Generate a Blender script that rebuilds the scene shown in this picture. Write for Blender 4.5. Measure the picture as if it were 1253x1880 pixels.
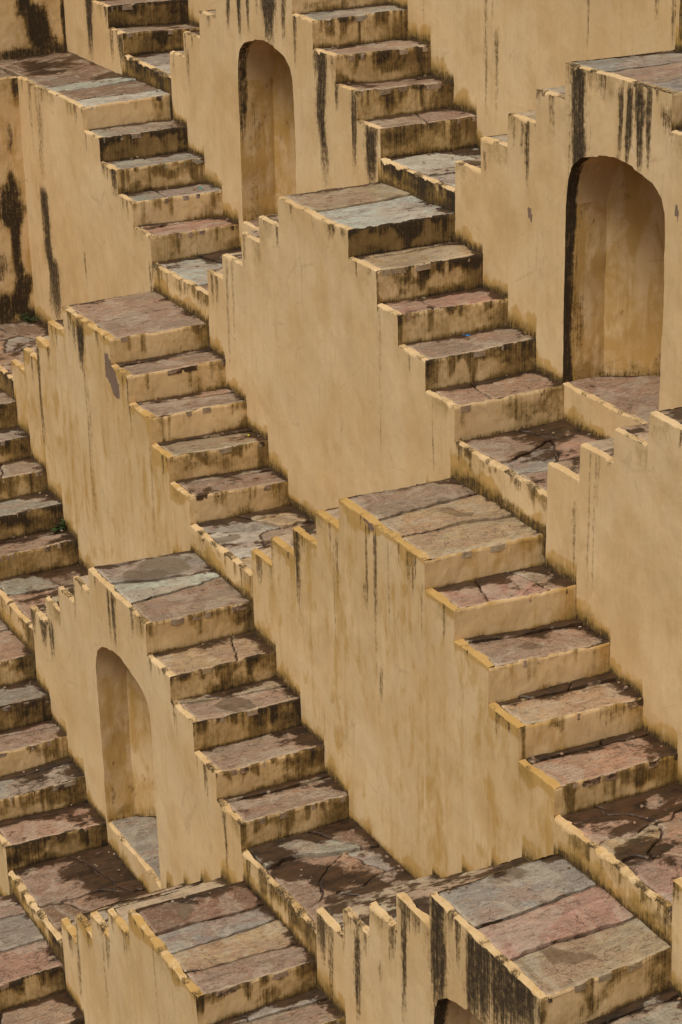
import bpy, math, random
import numpy as np
from mathutils import Matrix, Vector

# ------------------------------------------------------------------ camera, sky, sun, exposure
for o in list(bpy.data.objects):
    bpy.data.objects.remove(o, do_unlink=True)
SC = bpy.context.scene
COL = SC.collection
SC.render.resolution_x, SC.render.resolution_y = 682, 1024
cam_d = bpy.data.cameras.new('camera')
cam_d.sensor_fit = 'VERTICAL'
cam_d.sensor_height = 36.0
cam_d.lens = 36.0 * 3928.667 / 1880.0
cam_d.clip_start, cam_d.clip_end = 0.5, 500.0
cam = bpy.data.objects.new('camera', cam_d)
COL.objects.link(cam)
yaw, pit, rol = 2.67102276, -0.38623934, -0.022863
fw = Vector((math.cos(pit) * math.cos(yaw), math.cos(pit) * math.sin(yaw), math.sin(pit)))
rt = Vector((math.sin(yaw), -math.cos(yaw), 0)); up = rt.cross(fw)
rt, up = rt * math.cos(rol) + up * math.sin(rol), up * math.cos(rol) - rt * math.sin(rol)
M = Matrix((rt, up, -fw)).transposed().to_4x4()
M.translation = Vector((17.36785, -8.2713, 4.72639))
cam.matrix_world = M
SC.camera = cam

world = bpy.data.worlds.new('World')
SC.world = world
world.use_nodes = True
wn = world.node_tree.nodes; wl = world.node_tree.links
wn.clear()
SUN_EL, SUN_AZ = 58.0, -62.0         # the bright part of a veiled sky: high, out over the well
sky = wn.new('ShaderNodeTexSky')
sky.sky_type = 'NISHITA'
sky.sun_disc = False
sky.sun_elevation = math.radians(SUN_EL)
sky.sun_rotation = math.radians(90.0 - SUN_AZ)
sky.dust_density = 6.0
hs = wn.new('ShaderNodeHueSaturation')
hs.inputs['Saturation'].default_value = 0.22      # overcast: nearly colourless
bg = wn.new('ShaderNodeBackground'); bg.inputs['Strength'].default_value = 0.068
wo = wn.new('ShaderNodeOutputWorld')
wl.new(sky.outputs[0], hs.inputs['Color']); wl.new(hs.outputs[0], bg.inputs[0]); wl.new(bg.outputs[0], wo.inputs[0])

sun_d = bpy.data.lights.new('sun', 'SUN')
sun_d.energy = 1.5
sun_d.angle = math.radians(28.0)
sun_d.color = (1.0, 0.94, 0.84)
sun = bpy.data.objects.new('sun', sun_d)
COL.objects.link(sun)
sd = Vector((math.cos(math.radians(SUN_EL)) * math.cos(math.radians(SUN_AZ)),
             math.cos(math.radians(SUN_EL)) * math.sin(math.radians(SUN_AZ)), math.sin(math.radians(SUN_EL))))
sun.rotation_euler = sd.to_track_quat('Z', 'Y').to_euler()
sun.location = (0, 0, 20)

SC.view_settings.view_transform = 'Standard'
SC.view_settings.look = 'None'
SC.view_settings.gamma = 1.0
SC.view_settings.exposure = 0.30
SC.view_settings.use_curve_mapping = False

SC.cycles.diffuse_bounces = 3
SC.cycles.glossy_bounces = 2
SC.cycles.max_bounces = 4

# ------------------------------------------------------------------ the well as measured: every front profile (x, z) by (tier, place)
R0 = 0.27                      # one riser
LP = 1.39                      # platform length
TR = 0.448                     # tread
D = 1.0409
PROFILE = {
    (2, -2): [[-8.147, -7.699, -7.251, -6.804, -6.356, -4.963, -4.515, -4.067, -3.619, -3.172], [2.16, 2.43, 2.7, 2.97, 3.24, 2.97, 2.7, 2.43, 2.16], [0.0, 0.0, 0.0, 0.0, 0.0, 0.0, 0.0, 0.0, 0.0, 0.0], [0.0, 0.0, 0.0, 0.0, 0.0, 0.0, 0.0, 0.0, 0.0]],
    (2, 0): [[-1.791, -1.343, -0.895, -0.448, 0.0, 1.393, 1.841, 2.289, 2.737, 3.184], [2.16, 2.43, 2.7, 2.97, 3.24, 2.97, 2.7, 2.43, 2.16], [0.0, 0.0, 0.0, 0.0, 0.0, 0.0, 0.0, 0.0, 0.0, 0.0], [0.0, 0.0, 0.0, 0.0, 0.0, 0.0, 0.0, 0.0, 0.0]],
    (1, -3): [[-11.316, -10.869, -10.421, -9.973, -9.526, -8.132, -7.684, -7.237, -6.729, -6.281], [0.514, 0.784, 1.054, 1.324, 1.594, 1.324, 1.054, 0.792, 0.538], [0.0, 0.0, 0.0, 0.0, 0.0, 0.0, 0.0, 0.0, 0.0, -0.05], [0.0, 0.0, 0.0, 0.0, 0.0, 0.0, 0.0, 0.0, -0.033]],
    (1, -1): [[-4.893, -4.48, -4.036, -3.589, -3.142, -1.744, -1.315, -0.846, -0.424, 0.034], [0.535, 0.805, 1.09, 1.353, 1.623, 1.351, 1.086, 0.812, 0.539], [0.0, 0.0, 0.0, 0.0, 0.0, 0.0, 0.036, 0.017, 0.023, 0.009], [0.0, 0.0, 0.0, 0.0, 0.0, 0.018, 0.003, -0.013, 0.017]],
    (1, 1): [[1.412, 1.844, 2.277, 2.704, 3.136, 4.563, 5.011, 5.459, 5.906, 6.354], [0.502, 0.799, 1.074, 1.342, 1.619, 1.337, 1.067, 0.797, 0.527], [0.0, 0.0, 0.0, 0.0, 0.0, 0.0, 0.0, 0.0, 0.0, 0.0], [0.0, 0.0, 0.0, 0.0, 0.0, 0.0, 0.0, 0.0, 0.0]],
    (0, -2): [[-8.161, -7.713, -7.266, -6.818, -6.37, -4.994, -4.53, -4.065, -3.658, -3.197], [-1.055, -0.785, -0.515, -0.245, 0.007, -0.249, -0.514, -0.784, -1.059], [0.0, 0.0, 0.0, 0.0, 0.0, 0.033, 0.023, 0.001, 0.05, -0.001], [0.0, 0.0, 0.0, 0.0, 0.039, 0.015, 0.003, 0.001, -0.012]],
    (0, 0): [[-1.722, -1.341, -0.881, -0.454, -0.023, 1.37, 1.869, 2.249, 2.709, 3.193], [-1.069, -0.816, -0.492, -0.247, 0.02, -0.223, -0.516, -0.784, -1.042], [0.0, 0.0, 0.0, 0.0, 0.0, 0.041, 0.024, 0.05, 0.05, 0.015], [0.0, 0.0, 0.0, 0.0, 0.018, 0.008, 0.0, 0.029, 0.009]],
    (0, 2): [[4.577, 5.003, 5.444, 5.866, 6.342, 7.735, 8.183, 8.631, 9.078, 9.526], [-1.072, -0.787, -0.53, -0.278, 0.008, -0.262, -0.532, -0.802, -1.072], [0.0, 0.0, 0.0, 0.0, 0.0, 0.0, 0.0, 0.0, 0.0, 0.0], [0.0, 0.0, 0.0, 0.0, 0.0, 0.0, 0.0, 0.0, 0.0]],
    (-1, -1): [[-5.04, -4.58, -4.121, -3.675, -3.159, -1.845, -1.414, -0.892, -0.473, 0.002], [-2.766, -2.499, -2.247, -1.952, -1.66, -1.927, -2.195, -2.473, -2.726], [0.0, 0.0, 0.0, 0.0, 0.0, 0.05, 0.05, 0.001, 0.02, 0.003], [0.0, 0.0, 0.0, 0.0, 0.017, 0.022, -0.012, -0.009, -0.033]],
    (-1, 1): [[1.378, 1.801, 2.25, 2.686, 3.115, 4.526, 4.955, 5.446, 5.869, 6.348], [-2.744, -2.476, -2.221, -1.917, -1.663, -1.909, -2.166, -2.46, -2.724], [0.0, 0.0, 0.0, 0.0, 0.0, 0.002, 0.05, 0.016, 0.046, 0.006], [0.0, 0.0, 0.0, 0.0, -0.012, -0.013, -0.04, -0.004, 0.002]],
    (-1, 3): [[7.76, 8.207, 8.655, 9.103, 9.55, 10.944, 11.392, 11.839, 12.287, 12.735], [-2.701, -2.431, -2.161, -1.891, -1.621, -1.891, -2.161, -2.431, -2.701], [0.0, 0.0, 0.0, 0.0, 0.0, 0.0, 0.0, 0.0, 0.0, 0.0], [0.0, 0.0, 0.0, 0.0, 0.0, 0.0, 0.0, 0.0, 0.0]],
    (-2, -2): [[-8.183, -7.735, -7.287, -6.84, -6.392, -4.998, -4.551, -4.103, -3.655, -3.208], [-4.331, -4.061, -3.791, -3.521, -3.251, -3.521, -3.791, -4.061, -4.331], [0.0, 0.0, 0.0, 0.0, 0.0, 0.014, -0.043, 0.002, 0.026, 0.0], [0.0, 0.0, 0.0, 0.0, -0.004, -0.031, -0.0, 0.025, 0.01]],
    (-2, 0): [[-1.84, -1.347, -0.935, -0.488, -0.045, 1.362, 1.866, 2.341, 2.774, 3.228], [-4.338, -4.041, -3.773, -3.494, -3.24, -3.544, -3.778, -4.053, -4.301], [0.0, 0.0, 0.0, 0.0, 0.0, -0.033, -0.048, -0.047, -0.042, -0.045], [0.0, 0.0, 0.0, 0.0, -0.04, -0.01, -0.038, -0.028, -0.04]],
    (-2, 2): [[4.609, 5.072, 5.499, 5.934, 6.405, 7.816, 8.239, 8.687, 9.135, 9.582], [-4.347, -4.088, -3.804, -3.49, -3.219, -3.51, -3.78, -4.05, -4.32], [0.0, 0.0, 0.0, 0.0, 0.0, -0.05, 0.0, 0.0, 0.0, 0.0], [0.0, 0.0, 0.0, 0.0, 0.01, 0.0, 0.0, 0.0, 0.0]],
    (-3, -1): [[-5.062, -4.615, -4.167, -3.719, -3.271, -1.878, -1.43, -0.983, -0.535, -0.036], [-5.978, -5.708, -5.438, -5.168, -4.898, -5.168, -5.438, -5.708, -5.918], [0.0, 0.0, 0.0, 0.0, 0.0, -0.05, -0.02, -0.029, -0.005, 0.003], [0.0, 0.0, 0.0, 0.0, -0.028, -0.023, -0.01, 0.026, -0.04]],
    (-3, 1): [[1.496, 1.905, 2.318, 2.774, 3.256, 4.641, 5.073, 5.521, 5.969, 6.416], [-5.874, -5.587, -5.333, -5.056, -4.79, -5.067, -5.337, -5.607, -5.877], [0.0, 0.0, 0.0, 0.0, 0.0, -0.05, 0.0, 0.0, 0.0, 0.0], [0.0, 0.0, 0.0, 0.0, -0.04, 0.0, 0.0, 0.0, 0.0]],
    (-4, 0): [[-1.708, -1.26, -0.812, -0.365, 0.083, 1.476, 1.924, 2.372, 2.82, 3.267], [-7.459, -7.189, -6.919, -6.649, -6.379, -6.649, -6.919, -7.189, -7.459], [0.0, 0.0, 0.0, 0.0, 0.0, -0.026, 0.026, 0.0, 0.0, 0.0], [0.0, 0.0, 0.0, 0.0, -0.006, 0.006, 0.0, 0.0, 0.0]],
}
LANDZ = {
    (2, -2): [1.89, 1.89],
    (2, 0): [1.89, 1.89],
    (1, -3): [0.288, 0.244],
    (1, -1): [0.269, 0.232],
    (1, 1): [0.257, 0.257],
    (0, -2): [-1.35, -1.33],
    (0, 0): [-1.336, -1.346],
    (0, 2): [-1.342, -1.342],
    (-1, -1): [-3.004, -3.0],
    (-1, 1): [-2.947, -2.942],
    (-1, 3): [-2.971, -2.971],
    (-2, -2): [-4.601, -4.601],
    (-2, 0): [-4.556, -4.543],
    (-2, 2): [-4.59, -4.59],
    (-3, -1): [-6.188, -6.188],
    (-3, 1): [-6.147, -6.147],
    (-4, 0): [-7.729, -7.729],
}
STREAK = {
    (1, 1): [(3.315, 1.62, 0.29, 0.084, 1), (3.903, 1.5, 0.94, 0.029, 0.85), (4.024, 1.54, 0.9, 0.036, 0.95), (4.165, 1.56, 0.92, 0.049, 1), (4.276, 1.58, 0.97, 0.031, 0.8), (2.569, 1.06, 0.51, 0.033, 0.7), (3.222, 1.61, 0.31, 0.039, 0.3), (1.907, 0.68, 0.44, 0.018, 0.6), (3.49, 1.62, 1.49, 0.113, 0.6), (4.574, 1.44, 1.34, 0.101, 0.9)],
    (1, -1): [(-3.276, 1.41, 1.04, 0.048, 0.9), (-3.018, 1.44, 0.98, 0.047, 0.95), (-2.791, 1.47, 1.07, 0.033, 0.9), (-2.274, 1.53, 0.98, 0.127, 1), (-1.962, 1.57, 1.06, 0.037, 0.8), (-1.709, 1.37, 0.88, 0.03, 0.7), (-1.146, 1.12, -0.27, 0.081, 1), (-1.228, 1.1, 0.78, 0.059, 0.7), (-0.842, 0.81, 0.55, 0.034, 0.8), (-0.497, 0.78, 0.05, 0.05, 0.85), (-0.192, 0.49, -0.03, 0.092, 1), (-0.074, 0.48, -0.0, 0.043, 0.8), (-4.389, 0.57, 0.21, 0.038, 0.5), (-2.569, 1.5, 1.28, 0.032, 0.6)],
    (0, -2): [(-6.429, -1.26, -2.93, 0.117, 1), (-6.573, -1.32, -2.1, 0.059, 0.7), (-6.337, -2.07, -2.86, 0.137, 0.9), (-4.977, 0.02, -0.15, 0.086, 0.8), (-5.249, 0.01, -0.2, 0.044, 0.6), (-4.152, -0.47, -0.8, 0.074, 0.9), (-4.362, -0.49, -0.69, 0.042, 0.6), (-6.454, 0.01, -1.25, 0.096, 0.4), (-6.751, 0.01, -1.01, 0.059, 0.25), (-5.233, -1.75, -2.08, 0.036, 0.5), (-3.246, -1.4, -1.84, 0.039, 0.5)],
    (0, 0): [(1.308, -0.0, -0.1, 0.021, 0.6), (-1.257, -0.87, -2.09, 0.026, 0.45), (-1.126, -0.84, -2.05, 0.019, 0.35), (1.916, -0.53, -2.22, 0.02, 0.25), (2.835, -1.09, -1.77, 0.014, 0.5)],
    (0, 2): [(4.956, -1.3, -1.87, 0.022, 0.5), (5.247, -0.81, -1.19, 0.021, 0.4), (5.14, -0.8, -2.1, 0.014, 0.35), (5.21, -0.78, -2.11, 0.014, 0.35)],
    (-1, -1): [(-2.678, -1.75, -2.2, 0.074, 1), (-2.855, -1.77, -2.05, 0.042, 0.6), (-4.103, -2.38, -3.68, 0.037, 0.75), (-3.721, -2.03, -2.35, 0.027, 0.5), (-2.622, -2.2, -4.51, 0.025, 0.36), (-2.569, -2.43, -4.47, 0.033, 0.26), (-0.927, -2.48, -3.66, 0.022, 0.35)],
    (-1, 1): [(2.309, -2.21, -2.96, 0.043, 0.8), (1.818, -2.53, -2.86, 0.022, 0.35), (3.578, -1.76, -2.54, 0.014, 0.55), (3.722, -1.77, -2.6, 0.023, 0.72), (3.723, -2.59, -3.03, 0.014, 0.45), (3.54, -2.28, -2.43, 0.019, 0.6), (3.936, -1.76, -2.7, 0.013, 0.3), (4.474, -1.92, -2.47, 0.013, 0.35), (3.06, -2.03, -2.58, 0.02, 0.4), (2.996, -2.15, -3.11, 0.015, 0.4), (3.795, -2.95, -3.22, 0.019, 0.6)],
    (-2, 0): [(0.557, -3.3, -3.8, 0.036, 0.85), (0.463, -3.31, -3.77, 0.029, 0.7), (-1.794, -4.35, -4.63, 0.08, 0.8), (-1.491, -4.36, -4.66, 0.087, 0.85), (-1.23, -4.32, -4.68, 0.068, 0.75), (-0.471, -3.6, -3.92, 0.031, 0.5), (1.937, -3.86, -4.03, 0.032, 0.6), (2.562, -4.07, -4.38, 0.036, 0.7), (2.912, -4.34, -4.96, 0.029, 0.6)],
    (-2, 2): [(4.725, -4.34, -4.75, 0.067, 0.8), (4.843, -4.37, -5.3, 0.038, 0.55), (5.294, -4.23, -5.0, 0.04, 0.85), (6.021, -3.52, -4.54, 0.036, 0.8), (6.085, -3.48, -3.67, 0.064, 0.8), (6.547, -3.14, -4.3, 0.097, 1), (6.78, -3.23, -3.57, 0.032, 0.8), (6.664, -3.18, -3.33, 0.059, 0.9), (6.98, -3.24, -4.02, 0.07, 1), (7.133, -3.21, -3.92, 0.103, 1), (7.284, -3.21, -3.82, 0.101, 1), (7.439, -3.22, -3.72, 0.099, 1), (7.572, -3.21, -3.64, 0.084, 1), (7.702, -3.23, -3.56, 0.077, 0.95), (7.8, -3.29, -3.5, 0.025, 0.7), (5.677, -4.27, -4.37, 0.034, 0.6), (5.074, -4.24, -4.44, 0.023, 0.5)],
    (-3, 1): [(1.74, -5.77, -6.09, 0.069, 0.8), (2.193, -5.49, -5.74, 0.058, 0.7), (2.576, -5.27, -5.45, 0.056, 0.6), (3.124, -4.91, -5.26, 0.052, 0.5), (1.916, -5.7, -6.61, 0.037, 0.5), (2.594, -5.53, -6.28, 0.028, 0.35), (3.781, -4.74, -5.65, 0.018, 0.3)],
    (2, 0): [(0.196, 1.79, 0.38, 0.024, 0.42), (0.393, 1.37, 0.53, 0.029, 0.46), (0.311, 1.81, 1.06, 0.019, 0.25), (3.094, 2.09, 1.67, 0.029, 0.5), (1.87, 1.95, 1.4, 0.017, 0.35), (-0.972, 1.65, 0.81, 0.021, 0.3)],
    (1, -3): [(-7.369, 0.92, 0.06, 0.092, 1), (-6.789, 0.99, 0.6, 0.053, 0.8), (-6.624, 0.63, 0.17, 0.053, 0.5), (-6.349, 0.52, 0.15, 0.078, 0.8), (-6.146, 0.31, 0.05, 0.086, 0.7)],
}
CORNER0 = [(-0.176, -2.03, 0.032, 0.732, 1), (-0.156, -2.655, 0.059, 0.325, 1), (-0.192, -1.551, 0.07, 0.247, 0.9), (-0.383, -2.829, 0.087, 0.224, 0.9), (-0.031, -0.114, 0.032, 0.199, 0.8), (-0.148, -0.69, 0.022, 0.234, 0.5), (-0.109, -2.943, 0.059, 0.151, 1), (-0.371, -2.276, 0.031, 0.212, 0.5), (-0.134, -2.38, 0.021, 0.351, 0.9)]
CORNER1 = [(0.522, 0.662, 0.05, 0.17, 0.9), (0.677, 0.382, 0.097, 0.311, 1), (1.021, 0.383, 0.013, 0.406, 1), (0.87, 0.095, 0.137, 0.095, 0.8), (0.581, 0.07, 0.21, 0.068, 0.8), (0.415, 0.638, 0.024, 0.134, 0.5), (0.766, 0.139, 0.094, 0.178, 0.8)]
PEEL = [(-1, -1.853, -2.043, 0.229, 0.218), (-1, 3.617, -1.675, 0.1, 0.061), (1, 2.636, 0.302, 0.042, 0.078), (1, 4.665, 0.754, 0.034, 0.069)]
SPOT = [(7.55, -1.67, -3.22, 0.1, 0.1, 1, 0.5), (6.57, -1.57, -3.22, 0.13, 0.13, 1, 0.3), (6.56, -0.67, -2.95, 0.16, 0.19, 0, 0.5), (7.07, -0.82, -2.95, 0.15, 0.16, 0, 0.5), (6.3, -0.82, -2.95, 0.08, 0.08, 0, 0.4), (6.5, -0.16, -2.95, 0.09, 0.1, 0, 0.3), (3.61, -1.88, -4.56, 0.17, 0.15, 0, 0.45), (4.1, -1.53, -4.56, 0.17, 0.15, 0, 0.45), (3.27, -1.25, -4.56, 0.13, 0.13, 0, 0.45), (3.66, -2.15, -4.56, 0.13, 0.09, 0, -0.4), (3.47, -1.61, -4.56, 0.1, 0.11, 0, -0.3), (0.43, -2.31, -6.19, 0.26, 0.21, 0, 0.45), (0.9, -2.28, -6.19, 0.18, 0.14, 0, 0.4), (0.54, -2.91, -6.19, 0.18, 0.14, 0, -0.4), (-7.47, 0.52, 0.01, 0.38, 0.28, 0, 0.5), (-6.23, 0.81, 0.01, 0.22, 0.18, 0, 0.3), (-5.24, 0.28, 0.01, 0.13, 0.12, 0, -0.4), (3.45, 0.69, -1.34, 0.17, 0.17, 0, 0.4), (3.83, 0.45, -1.34, 0.11, 0.11, 0, 0.3), (3.45, 0.18, -1.34, 0.15, 0.14, 0, -0.3), (3.29, 1.06, -1.34, 0.1, 0.11, 0, 0.3), (0.01, -0.36, -3.0, 0.19, 0.17, 0, 0.3), (0.49, -0.87, -3.0, 0.16, 0.12, 1, 0.3), (3.78, -0.33, -1.66, 0.11, 0.12, 1, 0.4), (3.37, -0.79, -1.66, 0.08, 0.08, 1, -0.2), (0.2, -1.42, -3.24, 0.17, 0.18, 1, 0.35), (0.39, -1.85, -3.24, 0.13, 0.13, 1, 0.35), (2.13, -1.66, -3.78, 0.14, 0.12, 1, 0.45), (2.44, -1.18, -4.05, 0.11, 0.12, 0, 0.3), (3.45, -2.75, -4.79, 0.11, 0.09, 1, 0.35), (3.56, -2.31, -4.79, 0.15, 0.13, 1, 0.25), (5.26, -0.61, -2.17, 0.06, 0.06, 1, 0.5), (6.11, -0.61, -2.72, 0.12, 0.15, 1, 0.3), (0.15, 1.86, 0.27, 0.15, 0.14, 0, 0.5), (-3.02, 0.63, -1.35, 0.15, 0.12, 0, 0.45), (3.34, 1.37, 1.62, 0.12, 0.12, 1, 0.4)]
# ------------------------------------------------------------------ helpers
def _h(ix, iy, iz, s):
    n = (ix * 374761393 + iy * 668265263 + iz * 2147483647 + s * 974634541) & 0xffffffff
    n = ((n ^ (n >> 13)) * 1274126177) & 0xffffffff
    n = ((n ^ (n >> 16)) * 2246822519) & 0xffffffff
    return ((n ^ (n >> 15)) & 0xffffff) / 16777215.0

def vn(x, y, z, s=0):
    x, y, z = np.broadcast_arrays(np.asarray(x, float), np.asarray(y, float), np.asarray(z, float))
    ix, iy, iz = (np.floor(a).astype(np.int64) for a in (x, y, z))
    fx, fy, fz = x - ix, y - iy, z - iz
    fx, fy, fz = (a * a * (3 - 2 * a) for a in (fx, fy, fz))
    r = 0
    for dx in (0, 1):
        for dy in (0, 1):
            for dz in (0, 1):
                w = (fx if dx else 1 - fx) * (fy if dy else 1 - fy) * (fz if dz else 1 - fz)
                r = r + w * _h(ix + dx, iy + dy, iz + dz, s)
    return r

def fbm(x, y, z, s=0, o=4):
    r, a, t = 0, 1.0, 0
    for i in range(o):
        f = 2.0 ** i
        r = r + a * vn(np.asarray(x) * f + 7.3 * i, np.asarray(y) * f + 3.1 * i, np.asarray(z) * f + 5.7 * i, s + i)
        t += a; a *= 0.5
    return r / t

def sst(a, b, x):
    t = np.clip((x - a) / (b - a), 0, 1)
    return t * t * (3 - 2 * t)

def wob(P):
    """the hand of the plasterer: one smooth field that bends every edge and face a few millimetres"""
    x, y, z = P[..., 0], P[..., 1], P[..., 2]
    d = np.empty_like(P)
    for k in range(3):
        d[..., k] = (vn(x * 2.3, y * 2.3, z * 2.3, 40 + k) - .5) * (.020, .013, .016)[k] + (vn(x * 8, y * 8, z * 8, 50 + k) - .5) * (.006, .004, .005)[k] \
            + (vn(x * 24, y * 24, z * 24, 60 + k) - .5) * (.0045, .003, .0045)[k]
    return P + d

class MB:
    def __init__(self):
        self.v, self.a, self.t, self.f, self.m, self.s, self.n = [], [], [], [], [], [], 0
    def grid(self, P, A=None, mat=0, tint=None, w=True, flip=False, smooth=True):
        P = np.asarray(P, float)
        nu, nv = P.shape[:2]
        if w: P = wob(P)
        if A is None: A = np.zeros((nu, nv, 4))
        T = np.zeros((nu, nv, 4))
        if tint is not None: T[...] = tint
        idx = (np.arange(nu * nv).reshape(nu, nv) + self.n)
        q = np.stack([idx[:-1, :-1], idx[1:, :-1], idx[1:, 1:], idx[:-1, 1:]], -1).reshape(-1, 4)
        if flip: q = q[:, ::-1]
        self.v.append(P.reshape(-1, 3)); self.a.append(np.asarray(A, float).reshape(-1, 4)); self.t.append(T.reshape(-1, 4))
        self.f.append(q); self.m.append(np.full(len(q), mat)); self.s.append(np.full(len(q), smooth)); self.n += nu * nv
    def build(self, name, mats, parent, smooth=True):
        v = np.concatenate(self.v); f = np.concatenate(self.f); m = np.concatenate(self.m)
        org = parent_world(parent)
        v = v - np.array(org)
        me = bpy.data.meshes.new(name)
        me.vertices.add(len(v)); me.vertices.foreach_set('co', v.ravel())
        me.loops.add(f.size); me.loops.foreach_set('vertex_index', f.ravel().astype(np.int32))
        me.polygons.add(len(f)); me.polygons.foreach_set('loop_start', np.arange(0, f.size, 4, dtype=np.int32))
        me.polygons.foreach_set('loop_total', np.full(len(f), 4, dtype=np.int32))
        me.polygons.foreach_set('material_index', m.astype(np.int32))
        me.polygons.foreach_set('use_smooth', np.concatenate(self.s))
        me.update(calc_edges=True)
        for nm, dat in (('st', self.a), ('tint', self.t)):
            at = me.attributes.new(nm, 'FLOAT_COLOR', 'POINT')
            at.data.foreach_set('color', np.concatenate(dat).ravel().astype(np.float32))
        for k in mats: me.materials.append(MAT[k])
        o = bpy.data.objects.new(name, me)
        COL.objects.link(o)
        o.parent = parent
        return o

def parent_world(p):
    v = Vector((0, 0, 0))
    while p is not None:
        v += p.location; p = p.parent
    return v

def thing(name, loc, label, cat, group=None):
    o = bpy.data.objects.new(name, None)
    o.empty_display_size = 0.2
    COL.objects.link(o)
    o.location = loc
    o['label'] = label; o['category'] = cat
    if group: o['group'] = group
    return o

# ------------------------------------------------------------------ materials
class NT:
    def __init__(self, name):
        self.mat = bpy.data.materials.new(name); self.mat.use_nodes = True
        self.t = self.mat.node_tree; self.t.nodes.clear()
        self.out = self.t.nodes.new('ShaderNodeOutputMaterial')
        self.b = self.t.nodes.new('ShaderNodeBsdfPrincipled')
        self.t.links.new(self.b.outputs[0], self.out.inputs[0])
        g = self.t.nodes.new('ShaderNodeNewGeometry'); self.pos = g.outputs['Position']
    def set(self, sock, v):
        if hasattr(v, 'is_linked') or isinstance(v, bpy.types.NodeSocket): self.t.links.new(v, sock)
        elif isinstance(v, (tuple, list)) and sock.type == 'RGBA' and len(v) == 3: sock.default_value = (*v, 1)
        else: sock.default_value = v
    def math(self, op, a, b=0.0, c=None, clamp=False):
        n = self.t.nodes.new('ShaderNodeMath'); n.operation = op; n.use_clamp = clamp
        self.set(n.inputs[0], a); self.set(n.inputs[1], b)
        if c is not None: self.set(n.inputs[2], c)
        return n.outputs[0]
    def add(self, a, b): return self.math('ADD', a, b)
    def mul(self, a, b): return self.math('MULTIPLY', a, b)
    def mr(self, v, a, b, c=0.0, d=1.0, smooth=True):
        n = self.t.nodes.new('ShaderNodeMapRange')
        n.interpolation_type = 'SMOOTHSTEP' if smooth else 'LINEAR'
        for s, x in zip(n.inputs[:5], (v, a, b, c, d)): self.set(s, x)
        return n.outputs[0]
    def mix(self, f, a, b, mode='MIX'):
        n = self.t.nodes.new('ShaderNodeMix'); n.data_type = 'RGBA'; n.blend_type = mode
        n.clamp_factor = True
        self.set(n.inputs[0], f); self.set(n.inputs[6], a); self.set(n.inputs[7], b)
        return n.outputs[2]
    def vec(self, scale, loc=(0, 0, 0), rot=(0, 0, 0)):
        n = self.t.nodes.new('ShaderNodeMapping'); self.t.links.new(self.pos, n.inputs[0])
        n.inputs['Location'].default_value = loc; n.inputs['Scale'].default_value = scale; n.inputs['Rotation'].default_value = rot
        return n.outputs[0]
    def noise(self, scale, sc=1.0, det=4.0, rough=.55, loc=(0, 0, 0), rot=(0, 0, 0), dist=0.0):
        n = self.t.nodes.new('ShaderNodeTexNoise')
        self.t.links.new(self.vec(scale, loc, rot), n.inputs['Vector'])
        n.inputs['Scale'].default_value = sc; n.inputs['Detail'].default_value = det; n.inputs['Roughness'].default_value = rough
        n.inputs['Distortion'].default_value = dist
        return n.outputs[0]
    def voro(self, scale, feat='DISTANCE_TO_EDGE', loc=(0, 0, 0)):
        n = self.t.nodes.new('ShaderNodeTexVoronoi'); n.feature = feat
        self.t.links.new(self.vec(scale, loc), n.inputs['Vector']); n.inputs['Scale'].default_value = 1.0
        return n.outputs[0]
    def attr(self, name):
        n = self.t.nodes.new('ShaderNodeAttribute'); n.attribute_name = name
        s = self.t.nodes.new('ShaderNodeSeparateColor'); self.t.links.new(n.outputs['Color'], s.inputs[0])
        return n.outputs['Color'], s.outputs[0], s.outputs[1], s.outputs[2], n.outputs['Alpha']
    def bump(self, h, strength, dist, prev=None):
        n = self.t.nodes.new('ShaderNodeBump'); self.set(n.inputs['Height'], h)
        n.inputs['Strength'].default_value = strength; n.inputs['Distance'].default_value = dist
        if prev is not None: self.t.links.new(prev, n.inputs['Normal'])
        return n.outputs[0]

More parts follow.
